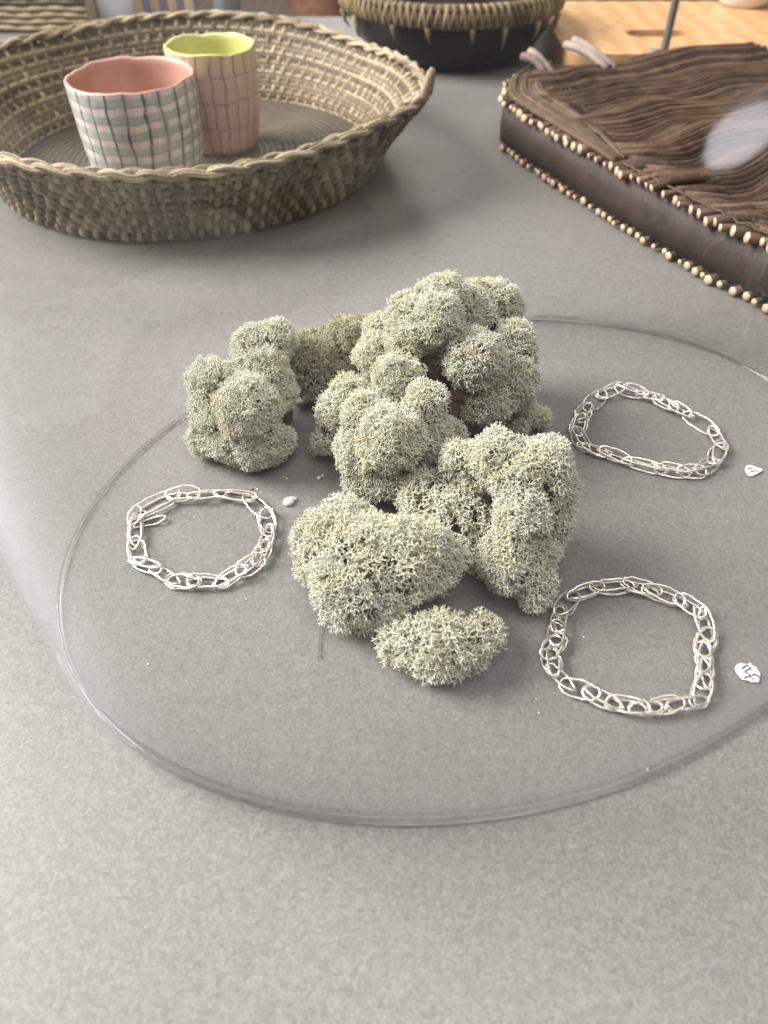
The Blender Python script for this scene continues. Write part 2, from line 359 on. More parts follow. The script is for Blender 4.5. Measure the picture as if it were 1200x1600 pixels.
for ci, (_, sc, _t_, lobes) in enumerate(CL):
    for (px, py, pr, z) in lobes:
        c = at(px, py, z); r = pr*depth(c)/F_PX; ALL.append((ci, np.array(c), r, random.random()*20))
tri_count = 0
SHR = [.97, .97, .95, .95, .88, .90, .95, .80]
BLEND = [.0030, .0035, .0024, .0030, .0060, .0062, .0026, .0050]
CC = [np.array([a_[1] for a_ in ALL if a_[0] == i]) for i in range(len(CL))]
RR = [np.array([a_[2] for a_ in ALL if a_[0] == i]) for i in range(len(CL))]
for ci, (label, sc, tan, lobes) in enumerate(CL):
    sc *= .84
    mine = [a_ for a_ in ALL if a_[0] == ci]; C, R, kb = CC[ci], RR[ci]*SHR[ci], BLEND[ci]
    base = Vector(C.mean(0)); base.z = 0
    cl = thing("lichen_clump", base, label, "lichen", "pale lichen clumps under the dome")
    b0 = np.array(base); dead = []
    for li, (_, c, r, sd) in enumerate(mine):
        depth_in = min(6.0e-3*sc, r*0.55)
        n = int(4*pi*r*r*(1.3 + 90*kb)/((3.45e-3*sc)**2)); d = fib(max(n, 24)).copy()
        d += rng.normal(0, .05, d.shape); d /= np.linalg.norm(d, axis=1)[:, None]
        P = c + d*r
        for _i in range(12):
            f, nn, own = sdf(P, C, R, kb); P = P - d*(f*.8)[:, None]
        f, nn, own = sdf(P, C, R, kb)
        keep = (own == li) & (np.abs(f) < .004)
        for cj in range(len(CL)):
            if cj != ci: keep &= (np.linalg.norm(P[:, None] - CC[cj][None], axis=2) - RR[cj][None]).min(1) > -.0025
        keep &= ~((nn[:, 2] < -.55) & (P[:, 2] > 0.012) & (rng.random(len(d)) < .5))
        P, nn = P[keep], nn[keep]
        if len(P):
            P = P + nn*knobs(P, .0064*sc, .0125*sc, 7*ci)[:, None]
            q = P[:, 2] > 0.001; P, nn = P[q], nn[q]
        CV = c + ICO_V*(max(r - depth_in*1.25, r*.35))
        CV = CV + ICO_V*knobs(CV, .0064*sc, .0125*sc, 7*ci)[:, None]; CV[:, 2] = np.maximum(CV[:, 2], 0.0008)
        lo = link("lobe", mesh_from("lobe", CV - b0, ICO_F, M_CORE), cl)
        if len(P):
            D = nn + rng.normal(0, .22, nn.shape); D /= np.linalg.norm(D, axis=1)[:, None]
            V, Q = branchlets(P - nn*depth_in, D, sc); tri_count += 2*len(Q)
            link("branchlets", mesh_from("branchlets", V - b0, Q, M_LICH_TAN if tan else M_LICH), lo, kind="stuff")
        if c[2] - r > 0.002:      # dead brown growth that carries the high lobes
            h = c[2]; E = ICO_V*np.array([r*.62, r*.62, h*.5])
            E = E*(1 + .18*np.array([noise.noise(Vector(q)*3 + Vector((sd, 0, 0))) for q in ICO_V]))[:, None] + np.array([c[0], c[1] + .004, h*.5 + .0008])
            E[:, 2] = np.maximum(E[:, 2], .0006); dead.append((E - b0, ICO_F))
    if dead:
        V, Q = merge(dead); link("dead_base", mesh_from("dead_base", V, Q, M_DEAD), cl)
print("lichen tris", tri_count)

# ------------------------------------------------------------------ silver bracelets
def link_loop(p, q, wid, zp, zq, tilt, seed):
    """one wire link from junction p to junction q: a long pinched loop, a little bent"""
    rr = random.Random(seed); ax = (q - p); L = ax.length; ax.normalize(); sd = Vector((-ax.y, ax.x, 0))
    over = 0.0034; n = 36; P = []
    for i in range(n):
        t = 2*pi*i/n; s = cos(t); w = sin(t)
        u = L*.5 + s*(L*.5 + over)
        sh = abs(w)**.82*(1 if w > 0 else -1)
        k = 1 + .28*s*rr.uniform(-.6, 1)
        x = p + ax*u + sd*(wid*.5*sh*k + 0.0006*noise.noise(Vector((seed, u*170, w))))
        f = u/max(L, 1e-4)
        z = zp + (zq - zp)*f + tilt*wid*.5*sh + .0007*noise.noise(Vector((seed*2.1, t*1.1, 3)))
        P.append((x.x, x.y, max(z, .0007)))
    return np.array(P)
def bracelet(junc, label, wid_px, seed, extra=()):
    pts = [at(x, y) for x, y in junc]; c = sum(pts, Vector())/len(pts)
    b = thing("bracelet", c, label, "bracelet", "silver wire bracelets under the dome"); c0 = np.array(c); n = len(pts)
    rr = random.Random(seed)
    zs = [rr.uniform(.0016, .0034) for _ in range(n)]
    for i in range(n):
        j = (i + 1) % n
        w = wid_px*mm_per_px(*junc[i])*rr.uniform(1.15, 1.6)
        w = min(w, .62*((pts[j] - pts[i]).length + .006))
        tl = rr.choice((-1, 1))*rr.uniform(.12, .55)
        P = link_loop(pts[i], pts[j], w, zs[i] + .0004, zs[j] - .0004, tl, seed + i*7)
        V, Q = sweep(P, 0.00062*rr.uniform(.9, 1.1)*(1 + .12*np.sin(np.arange(len(P))*1.7 + i)), 6, True)
        P2 = link_loop(pts[i] + Vector((rr.uniform(-1, 1), rr.uniform(-1, 1), 0))*.0016, pts[j] + Vector((rr.uniform(-1, 1), rr.uniform(-1, 1), 0))*.0016, w*rr.uniform(.6, 1.05), zs[i] + .0014, zs[j] + .0010, -tl*1.3, seed + i*7 + 3)
        V2, Q2 = sweep(P2, 0.00056*rr.uniform(.85, 1.1), 6, True); 
        if rr.random() < .95: V, Q = merge([(V, Q), (V2, Q2)])
        link("wire_link", mesh_from("wire_link", V - c0, Q, M_SILVER), b)
    for (x0, y0, x1, y1, w) in extra:
        P = link_loop(at(x0, y0), at(x1, y1), w*mm_per_px(x0, y0), .0012, .0022, .3, seed + 99)
        V, Q = sweep(P, .00056, 6, True); link("wire_link", mesh_from("wire_link", V - c0, Q, M_SILVER), b)
bracelet([(219,808),(270,781),(306,782),(348,777),(390,784),(417,808),(421,833),(417,858),(405,881),(380,897),(344,914),(305,914),(273,911),(246,896),(219,884),(212,854),(213,822)],
         "silver chain bracelet left of the lichen, beside the milky drop", 17, 11, [(221, 822, 250, 816, 11)])
bracelet([(912,702),(940,714),(980,726),(1030,738),(1066,743),(1092,742),(1113,726),(1124,702),(1113,678),(1074,654),(1050,642),(1026,630),(1002,621),(969,612),(940,622),(918,640),(905,660),(898,682)],
         "silver chain bracelet behind the tall lichen column, nearest the twig tray", 16, 43)
bracelet([(978,921),(1016,929),(1061,945),(1089,964),(1102,994),(1096,1019),(1099,1045),(1097,1070),(1090,1098),(1054,1106),(1023,1112),(993,1113),(956,1103),(921,1090),(886,1074),(863,1052),(857,1027),(866,1008),(868,984),(874,960),(893,936),(930,925)],
         "silver chain bracelet in front, beside the price tag reading 12", 18, 77)

# ------------------------------------------------------------------ paper tags, drop, debris
def paper_tag(poly, z, label, strokes, w_px, curl):
    pts = [at(x, y) for x, y in poly]; c = sum(pts, Vector())/len(pts)
    e = thing("price_tag", (c.x, c.y, 0), label, "price tag", "torn paper price tags")
    bm = bmesh.new(); vs = []
    for i, p in enumerate(pts):
        d = p - c; vs.append(bm.verts.new((d.x, d.y, z + curl*abs(sin(i*2.3)))))
    bm.faces.new(vs)
    r = bmesh.ops.extrude_face_region(bm, geom=bm.faces[:])
    for v in r['geom']:
        if isinstance(v, bmesh.types.BMVert): v.co.z += .0002
    bmesh.ops.triangulate(bm, faces=bm.faces[:])
    link("paper", bm_mesh("paper", bm, M_PAPER), e)
    parts = []
    for st in strokes:
        P = [at(x, y) - c for x, y in st]
        P = np.array([(p.x, p.y, z + .0004 + curl*.5) for p in P])
        parts.append(sweep(P, w_px*mm_per_px(*poly[0])*.5, 4, False, True))
    V, Q = merge(parts); link("handwriting", mesh_from("handwriting", V, Q, M_INK), e)
def z1(x, y): return (1130 + x/17.14, 1020 + y/17.14)
def z2(x, y): return (1140 + x/20, 710 + y/20)
paper_tag([z1(*p) for p in [(285,470),(300,390),(360,335),(450,305),(540,318),(610,345),(690,298),(745,310),(748,372),(800,378),(870,430),(925,500),(960,560),(972,640),(938,690),(975,745),(935,800),(890,835),(820,815),(750,832),(650,790),(540,770),(470,735),(415,665),(335,605)]],
          .0006, "round torn white tag handwritten with 12 beside the front right bracelet",
          [[z1(*p) for p in s] for s in ([(480,462),(545,412),(635,368)],[(655,438),(698,438),(700,470),(630,500),(560,530),(572,558),(640,600)],[(690,622),(664,655),(700,690),(716,655)],[(540,720),(590,685),(650,682)],[(748,642),(820,618),(880,640),(925,682)],[(748,722),(775,745)])], 2.1, .0004)
paper_tag([z2(*p) for p in [(460,480),(490,405),(575,365),(700,385),(800,425),(870,465),(940,465),(1020,530),(980,560),(930,595),(830,650),(700,710),(600,722),(540,690),(470,590)]],
          .0006, "small pointed white tag with faint scribble near the far right bracelet",
          [[z2(*p) for p in s] for s in ([(530,470),(545,505),(590,500),(600,470),(640,480),(695,460)],[(650,550),(640,590),(690,590),(700,555),(760,545)],[(800,590),(850,572),(900,568)],[(725,640),(740,640)])], 1.1, .0003)
# milky drop with its small tail
c = at(452, 786)
P = np.array([at(x, y) - c for x, y in ((444, 787), (447, 787.5), (450, 787), (453, 785), (456, 782.5), (459, 781), (462, 780.8), (464, 781.6))]); P[:, 2] = .0016
R = np.array([.0010, .0024, .0029, .0027, .0021, .0016, .0013, .0006]); P[:, 2] = R*.5
V, Q = sweep(P, R, 12, False, True); V[:, 2] = np.maximum(V[:, 2]*.75, .0003)
tag(link("wax_drop", mesh_from("wax_drop", V, Q, M_WAX), loc=c), "small milky white drop with a tail beside the left bracelet", "drop")
def strand(name, pix, r, m, label, cat, group=None):
    P = np.array([at(x, y, z) for x, y, z in pix]); c = P.mean(0); c[2] = 0
    # smooth it
    t = np.linspace(0, len(P)-1, 18); Ps = np.stack([np.interp(t, range(len(P)), P[:, i]) for i in range(3)], 1)
    for _ in range(2): Ps[1:-1] = (Ps[:-2] + 2*Ps[1:-1] + Ps[2:])/4
    rad = r*np.linspace(1, .55, len(Ps)); V, Q = sweep(Ps - c, rad, 6, False, True)
    tag(link(name, mesh_from(name, V, Q, m), loc=c), label, cat, group)
strand("pine_needle", [(478,852,.014),(482,890,.012),(492,925,.008),(504,942,.004),(500,965,.002),(499,1000,.001),(498,1028,.001)], .00045, M_NEEDLE, "thin brown needle hanging out of the front lichen slab onto the counter", "needle")
strand("dry_twig", [(352,716,.0035),(362,712,.0045),(374,706,.0050)], .0020, M_NEEDLE, "short dark brown bark stub at the foot of the left lichen", "twig")
strand("dry_twig", [(480,617,.004),(484,628,.003),(488,634,.0015)], .0019, M_DEAD, "brown bark stub under the tan lichen lump", "twig")
strand("dry_twig", [(430,640,.020),(438,662,.012),(446,680,.005)], .0015, M_DEAD, "dark brown stem along the right side of the left lichen", "twig")
strand("dry_twig", [(722,650,.022),(738,640,.026),(745,630,.028)], .0017, M_DEAD, "reddish brown stem in the dark hollow of the tallest heap", "twig")
strand("dry_twig", [(775,800,.030),(790,792,.034),(800,790,.036)], .0009, M_NEEDLE, "thin brown stem behind the tall lichen column", "twig")
strand("loose_thread", [(834,494,.001),(860,492,.001),(885,496,.001),(910,494,.001)], .0003, M_HAIR, "fine dark thread on the counter behind the tallest heap", "thread")
strand("loose_thread", [(528,506,.012),(533,495,.018),(538,484,.024)], .0003, M_HAIR, "fine dark hair standing up behind the tan lichen lump", "thread")
strand("loose_thread", [(460,626,.001),(468,622,.003),(474,622,.001)], .0003, M_HAIR, "tiny curled hair on the counter beside the left lichen", "thread")
crumbs = [(402,765,1.6,"tiny pale crumb between the left bracelet and the lone lichen, left one of a pair",0),(408,770,1.2,"tiny pale crumb between the left bracelet and the lone lichen, right one of a pair",0),
 (448,748,1.6,"tiny pale crumb just above the milky drop",0),(498,748,3.5,"pale lichen flake on the counter right of the milky drop, the larger of two",0),(504,744,2.6,"pale lichen flake on the counter right of the milky drop, the smaller of two",0),
 (1012,1203,2.6,"pale crumb by the dome edge nearest the camera",0),(842,1114,1.6,"tiny pale crumb left of the front bracelet, the lower one",0),(838,1093,1.4,"tiny pale crumb left of the front bracelet, the upper one",0),(912,996,1.6,"tiny pale crumb inside the front right bracelet",0),
 (394,765,2.4,"dark bark speck touching the top of the left bracelet",1),(904,850,2.6,"dark bark speck between the tall lichen column and the far right bracelet",1),(304,808,1.3,"tiny pale crumb inside the left bracelet near its top",0),(398,806,1.2,"tiny pale crumb inside the left bracelet at its right side",0),
 (1060,1475,1.3,"tiny pale crumb alone on the bare counter in the foreground",0),(232,1038,1.8,"tiny pale crumb below the left bracelet near the dome edge",0),(800,826,1.6,"dark bark speck under the tall lichen column",1),(1003,714,1.4,"dark bark speck inside the far right bracelet",1),(385,936,1.5,"tiny pale crumb just below the left bracelet",0)]
cmesh = []
for q in range(4):
    E = ICO_V[ :].copy(); E *= (1 + .45*np.array([noise.noise(Vector(v)*1.9 + Vector((q*5, 0, 0))) for v in E]))[:, None]; E[:, 2] *= .6
    cmesh.append(E)
M_SPECK = M_NEEDLE
for i, (x, y, r, lab, dk) in enumerate(crumbs):
    s = r*mm_per_px(x, y); E = cmesh[i % 4]*s + np.array([0, 0, s*.4]); E[:, 2] = np.maximum(E[:, 2], .0002)
    tag(link("crumb", mesh_from("crumb", E, ICO_F, M_SPECK if dk else M_CRUMB), loc=at(x, y)), lab, "crumb", "dark specks on the counter" if dk else "pale crumbs on the counter")

# ------------------------------------------------------------------ woven basket
BC = Vector((-0.185, 0.765, 0))
bk = thing("woven_basket", BC, "large oval sea grass basket with braided rim holding two cups", "basket"); bk.rotation_euler.z = radians(-17)
BH = 0.066
def bsurf(ph, s, off=0.0):
    f = s**1.35
    a_, b_ = .176 + .030*f, .184 + .032*f
    e1 = exp(-(((ph + pi) % (2*pi) - pi)/.34)**2); e2 = exp(-((ph - pi)/.34)**2) if ph > 0 else 0
    a_ += .020*f*(e1 + e2)
    z = .003 + BH*s + .003*s*s*(e1 + e2) + .0020*s*sin(3*ph + 1) + s*(.006*sin(ph - .3) - .008*exp(-((ph - .95)/.4)**2))
    x, y = a_*cos(ph), b_*sin(ph); l = sqrt(x*x + y*y)
    return np.array([x*(1 + off/l), y*(1 + off/l), z])
NS = 184; ROWS = 8
for i in range(NS):
    ph = 2*pi*i/NS; sg = 1 if i % 2 else -1; P = []
    jt = rng.normal(0, .0016, 4); lean = rng.normal(0, .006) + .035
    for q in range(ROWS*3 + 1):
        s = q/(ROWS*3); w = sin(pi*s*ROWS + (0 if sg > 0 else pi))
        P.append(bsurf(ph + lean*s + jt[q % 4]*.6, s, .0036*w + .0010))
    V, Q = sweep(np.array(P), .0027*rng.uniform(.75, 1.2), 5)
    link("strand", mesh_from("strand", V, Q, M_STRAW), bk)
aa = np.linspace(0, 2*pi, 120, endpoint=False); Vl = []
for off in (-.0030, -.0012):
    for s_ in np.linspace(0, 1, 8): Vl += [bsurf(ph, s_, off) for ph in aa]
Ql = []
for g in range(16):
    g2 = (g + 1) % 16; r1, r2 = (g if g < 8 else 23 - g), (g2 if g2 < 8 else 23 - g2)
    Ql += [[r1*120 + j, r1*120 + (j + 1) % 120, r2*120 + (j + 1) % 120, r2*120 + j] for j in range(120)]
link("gap_shade_sheet", mesh_from("gap_shade_sheet", Vl, Ql, M_STRAW_D), bk)  # added dark sheet behind the weave; its colour shades the gaps
aa = np.linspace(0, 2*pi, 180, endpoint=False)
for q in range(ROWS*2):
    s = (q + .5)/(ROWS*2)
    P = np.array([bsurf(ph, s, -.0012 + .0006*sin(ph*NS/2 + q*pi)) for ph in aa]); V, Q = sweep(P, .0024, 5, True)
    link("weft_coil", mesh_from("weft_coil", V, Q, M_STRAW_D if q % 2 else M_STRAW), bk)
aa = np.linspace(0, 2*pi, 620, endpoint=False); KB = 34
for j in range(3):
    for f in range(7):
        P = []
        for ph in aa:
            w = 17*ph + 2*pi*j/3 + .5*noise.noise(Vector((cos(ph)*4, sin(ph)*4, j)))
            rad = .0030*sin(w) + .0023*cos(2*pi*f/7 + ph*5); zz = .0017*sin(2*w) + .0015*sin(2*pi*f/7 + ph*5) + .0006*noise.noise(Vector((ph*14, f*3, j)))
            b = bsurf(ph, 1.0, .002 + rad); b[2] += .004 + zz; P.append(b)
        V, Q = sweep(np.array(P), .00125*rng.uniform(.8, 1.2), 5, True)
        link("rim_strand", mesh_from("rim_strand", V, Q, M_STRAW), bk)
for ph0 in (0.02, pi - .02):
    P = [bsurf(ph0, 1.0, .004 + .004*sin(t*pi)) + np.array([0, .010*cos(t*pi), .002 + .020*sin(t*pi)]) for t in np.linspace(0, 1, 14)]
    V, Q = sweep(np.array(P), .0032, 6, False, True); link("end_loop", mesh_from("end_loop", V, Q, M_STRAW), bk)
P0 = [np.array([0, 0, .004])] ; ang = np.linspace(0, 2*pi, 72, endpoint=False)
Vb = [[0, 0, .003]]; Fb = []
parts = []
for ring in range(1, 29):
    f = ring/28*.995; P = np.array([[.177*f*cos(t), .185*f*sin(t), .0042] for t in ang]); V, Q = sweep(P, .0038, 6, True, flat=1)
    V[:, 2] = .0042 + (V[:, 2] - .0042)*.55; link("base_coil", mesh_from("base_coil", V, Q, M_BASE), bk)

# ------------------------------------------------------------------ cups
def cup(loc, r0, r1, h, seed, mo, mi_, label, oval):
    e = thing("cup", loc, label, "cup", "hand painted cups in the basket")
    def wob(r, z, a):
        k = z/h; n_ = noise.noise(Vector((cos(a)*1.4, sin(a)*1.4, z*22 + seed)))
        return r*(1 + .014*n_ + oval*cos(2*a + seed)), (k*k)*.0015*(noise.noise(Vector((cos(a)*2.2, sin(a)*2.2, seed))) + .30*sin(5*a + seed) + .55*noise.noise(Vector((cos(a)*4, sin(a)*6, seed))))
    prof = [(0.001, 0), (r0*.8, 0), (r0*.93, .0015), (r0, .006)]
    for t in np.linspace(.1, 1, 14): prof.append((r0 + (r1 - r0)*sin(t*pi/2)**.8, .006 + (h - .006)*t))
    t_ = .0035; V, Q, uv = lathe(prof, 96, wob); link("painted_wall", mesh_from("painted_wall", V, Q, mo, uv), e)
    inn = [(r1, h), (r1 - .0008, h + .0011), (r1 - .0022, h + .0009), (r1 - t_, h - .001)] + [(r - t_, max(z, .006)) for r, z in prof[::-1][1:-3]] + [(.001, .006)]
    V, Q, uv = lathe(inn, 96, wob); link("inner_glaze", mesh_from("inner_glaze", V, Q, mi_, uv), e)
def plaid(name, base, hband, nb, vlines, nv, pink, npk, extra=None, lw=.10):
    m = mat(name, base, 0.42, 0, 0.4); t = NT(m)
    uvn = t.n('ShaderNodeTexCoord').outputs['UV']; sep = t.n('ShaderNodeSeparateXYZ', {'Vector': uvn}); u, v = sep.outputs[0], sep.outputs[1]
    ob = t.coord('Object'); n1 = t.math('SUBTRACT', t.noise(ob, 28, 3), .5); n2 = t.math('SUBTRACT', t.noise(ob, 160, 3), .5)
    def stripe(c, count, width, wobble, phase=0.0, soft=.06):
        x = t.math('ADD', t.math('MULTIPLY', c, count), t.math('ADD', t.math('MULTIPLY', n1, wobble), phase))
        fr = t.math('ABSOLUTE', t.math('SUBTRACT', t.math('FRACT', x), .5))
        return t.n('ShaderNodeMapRange', {'Value': fr, 'From Min': width*.5, 'From Max': width*.5 + soft, 'To Min': 1.0, 'To Max': 0.0}, interpolation_type='SMOOTHSTEP').outputs[0]
    wash = t.math('ADD', .62, t.math('MULTIPLY', n2, 1.3))
    col = t.mix(t.math('MULTIPLY', stripe(u, npk, .32, .8, .2, .12), t.math('MULTIPLY', wash, .75)), base, pink)
    col = t.mix(t.math('MULTIPLY', stripe(v, nb, .46, .7), t.math('ADD', wash, .12)), col, hband)
    hl = stripe(v, nb, .04, .7, .27, .05); col = t.mix(t.math('MULTIPLY', hl, .5), col, vlines)
    col = t.mix(t.math('MULTIPLY', stripe(u, nv, lw, .9, 0), t.math('ADD', wash, .25)), col, vlines)
    col = t.mix(t.math('MULTIPLY', stripe(u, nv*.5, lw*1.5, 1.2, .33), .45), col, hband)
    if extra:
        top = t.n('ShaderNodeMapRange', {'Value': v, 'From Min': .80, 'From Max': .90}).outputs[0]
        col = t.mix(t.math('MULTIPLY', t.math('MULTIPLY', stripe(u, 22, .4, .5, .1), top), .6), col, extra)
    t.link(col, t.b.inputs['Base Color']); t.bump(n2, .2, .001); return m
M_PL1 = plaid("plaid_green", (0.80, 0.745, 0.70), (0.40, 0.43, 0.405), 7, (0.06, 0.11, 0.12), 24, (0.72, 0.46, 0.42), 26)
M_PL2 = plaid("plaid_pink", (0.66, 0.48, 0.42), (0.60, 0.43, 0.37), 4, (0.30, 0.17, 0.18), 24, (0.62, 0.36, 0.35), 30, (0.72, 0.62, 0.20), .08)
def glaze(name, a_, b_):
    m = mat(name, a_, .35, 0, .5); t = NT(m); t.link(t.ramp(t.noise(t.coord(), 60, 3), [(.3, a_), (.7, b_)]), t.b.inputs['Base Color']); return m
M_INP = glaze("pink_glaze", (0.47, 0.265, 0.205), (0.53, 0.31, 0.25)); M_INY = glaze("yellow_glaze", (0.54, 0.52, 0.17), (0.60, 0.58, 0.24))
cup(Vector((-.213, .695, .0068)), .048, .0545, .086, 3.1, M_PL1, M_INP, "wide cup with teal and white checks and pink inside", .03)
cup(Vector((-.161, .785, .0068)), .035, .0425, .088, 8.4, M_PL2, M_INY, "narrow taller pink striped cup with yellow inside", .02)

# ------------------------------------------------------------------ dark bowl with stitched rim
bw = thing("lacquer_bowl", (.088, 1.165, 0), "dark brown glossy bowl with a stitched golden grass rim", "bowl")
prof = [(.001, 0), (.080, 0), (.100, .004), (.117, .018), (.128, .034), (.135, .050), (.1375, .064), (.131, .064), (.120, .036), (.085, .010), (.001, .008)]
V, Q, uv = lathe(prof, 96); link("bowl_body", mesh_from("bowl_body", V, Q, M_LACQ), bw)
aa = np.linspace(0, 2*pi, 120, endpoint=False)
for (rr_, zz, tr) in ((.139, .061, .0050), (.140, .068, .0052), (.138, .0755, .005)):
    P = np.stack([rr_*np.cos(aa), rr_*np.sin(aa), 0*aa + zz], 1); V, Q = sweep(P, tr, 7, True); link("rim_coil", mesh_from("rim_coil", V, Q, M_STRAW_D), bw)
for i in range(190):
    ph = 2*pi*i/190; ln = .028*(1 if i % 2 else -1); P = []
    for t in np.linspace(-.55, 1.25, 11):
        rad = .1385 + .0080*cos(t*pi*.5); zz = .0680 + .0120*sin(t*pi*.5 - .15); P.append((rad*cos(ph + ln*t), rad*sin(ph + ln*t), zz))
    V, Q = sweep(np.array(P), .0019*rng.uniform(.8, 1.2), 5, False, False); link("rim_stitch", mesh_from("rim_stitch", V, Q, M_GOLD), bw)
for i in range(17):
    ph = 2*pi*i/17 + rng.uniform(-.10, .10); l = rng.uniform(.010, .026)
    P = [(.1460*cos(ph), .1460*sin(ph), .058), (.143*cos(ph + .01), .143*sin(ph + .01), .054 - l*.5), (.137*cos(ph + .02), .137*sin(ph + .02), .054 - l)]
    V, Q = sweep(np.array(P), [.0036, .0022, .0005], 6, False, True); link("hanging_thorn", mesh_from("hanging_thorn", V, Q, M_GOLD), bw)

# ------------------------------------------------------------------ twig tray
front = [at(x, y) for x, y in [(775,230),(812,258),(860,290),(950,350),(1000,380),(1100,440),(1200,490)]]
tip = front[-1] - front[-2]
front += [front[-1] + tip*.9 + Vector((.004, 0, 0)), front[-1] + tip*1.8 + Vector((.02, .006, 0))]
back = [Vector((.46, .40, 0)), Vector((.60, .55, 0)), Vector((.66, .72, 0)), Vector((.60, .88, 0)), Vector((.48, .985, 0)), Vector((.392, 1.0, 0)), Vector((.29, .968, 0)), Vector((.214, .940, 0)), Vector((.163, .912, 0)), Vector((.128, .862, 0))]
poly = front + back
tray = thing("twig_tray", front[2], "brown tray of side by side twigs with pale cut ends over a dark bark side", "tray")
t0 = front[2].copy()
e_ = (front[6] - front[0]).normalized(); n_ = Vector((-e_.y, e_.x, 0)); n_ = n_ if n_.x > 0 else -n_
def clip(c):
    xs = []
    for i in range(len(poly)):
        p, q = poly[i], poly[(i+1) % len(poly)]; a, b = p.dot(e_) - c, q.dot(e_) - c
        if a*b < 0: xs.append((p + (q - p)*(a/(a - b))).dot(n_))
    return (min(xs), max(xs)) if len(xs) >= 2 else None
cs = [p.dot(e_) for p in poly]; TZ = .043
def twig(c, u0, u1, z, r, seed, wave, cut=1):
    n = max(5, int((u1 - u0)/.014)); P = []
    for i in range(n + 1):
        u = u0 + (u1 - u0)*i/n
        lat = wave*(.026*noise.noise(Vector((u*13, c*5, 1.5))) + .0015*noise.noise(Vector((u*30, seed, 0))))
        dz = wave*(.0045*sin(c*95 + 3*noise.noise(Vector((u*7, c*4, 2)))) + .008*noise.noise(Vector((u*9, c*8, 7.7))) + .0011*noise.noise(Vector((u*45, seed, 4))))
        k = min(1, (u - u0)/.03); p = n_*u + e_*(c + lat*k)
        P.append((p.x - t0.x, p.y - t0.y, z + dz*k))
    R = r*(1 + .16*np.array([noise.noise(Vector((i*.7, seed, 9))) for i in range(n + 1)]))
    V, Q = sweep(np.array(P), R, 6, False, True)
    mi_ = np.zeros(len(Q), int); mi_[-6:] = cut; return mesh_from("twig", V, Q, [M_TWIG, M_CUT], mi=mi_)
c = min(cs) + .004; k = 0
while c < max(cs) - .004:
    cl_ = clip(c)
    if cl_ and cl_[1] - cl_[0] > .03:
        over = rng.uniform(-.001, .0035)
        link("twig", twig(c, cl_[0] - over, cl_[1] + rng.uniform(-.004, .014), TZ + rng.normal(0, .0009), .0036*rng.uniform(.62, 1.18), k*3.1, 1), tray)
        if c > front[0].dot(e_) + .01:
            link("twig", twig(c + .004, cl_[0] - over*.8, cl_[0] + .06, .0042, .0034*rng.uniform(.6, 1.15), k*5.3 + 1, 0), tray)
    c += .0096*rng.uniform(.72, 1.3); k += 1
# thinner twigs woven between the big ones
c = min(cs) + .010
while c < max(cs) - .01:
    cl_ = clip(c)
    if cl_ and cl_[1] - cl_[0] > .08:
        a0 = cl_[0] + rng.uniform(.008, .022); a1 = cl_[1] - rng.uniform(.0, .02)
        if a1 - a0 > .05: link("twig", twig(c, a0, a1, TZ + .0022, .0030*rng.uniform(.8, 1.2), c*777, 1.0, 0), tray)
    c += .0050*rng.uniform(.85, 1.2)
def ring_strip(pts, z0, z1, inset, thick, amp):
    """closed upright wall along pts"""
    P = []
    N = len(pts)
    for i in range(N):
        p, q = pts[i], pts[(i+1) % N]; m_ = max(2, int((q - p).length/.012))
        for j in range(m_): P.append(p + (q - p)*(j/m_))
    cen = sum(P, Vector())/len(P); V = []; M_ = len(P)
    for i, p in enumerate(P):
        tn = (P[(i+1) % M_] - P[i-1]).normalized(); nn = Vector((tn.y, -tn.x, 0)); nn = nn if nn.dot(cen - p) > 0 else -nn
        w = amp*noise.noise(Vector((i*.13, 3, 0))); w2 = amp*.7*noise.noise(Vector((i*.5, 8, 0)))
        for (d_, z) in ((inset + w, z0 + w2), (inset + w - .0012, (z0 + z1)/2), (inset + w + .0004, z1 + w2), (inset + w + thick, z1 + w2), (inset + w + thick, z0 + w2)):
            x = p + nn*d_ - t0; V.append((x.x, x.y, z))
    i = np.arange(M_)[:, None]; j = np.arange(5)[None, :]
    Q = np.stack([i*5+j, i*5+(j+1) % 5, ((i+1) % M_)*5+(j+1) % 5, ((i+1) % M_)*5+j], -1).reshape(-1, 4)
    return np.array(V), Q
V, Q = ring_strip(poly, .0062, .0395, .003, .006, .0012); link("bark_side", mesh_from("bark_side", V, Q, M_BARK), tray)
# lashing that loops over the cut ends along the front edge
P = []; fr = front
for i in range(len(fr) - 1):
    m_ = max(2, int((fr[i+1] - fr[i]).length/.0025))
    for j in range(m_):
        p = fr[i] + (fr[i+1] - fr[i])*(j/m_) + n_*.007 - t0; P.append(p)
P = np.array([(p.x + n_.x*.0030*noise.noise(Vector((i*.37, 1, 0))), p.y + n_.y*.0030*noise.noise(Vector((i*.37, 1, 0))), TZ + .0040 + .0022*noise.noise(Vector((i*.31, 5, 0)))) for i, p in enumerate(P)])
V, Q = sweep(P, .0010, 5, False, True); link("lashing", mesh_from("lashing", V, Q, M_BAND), tray)
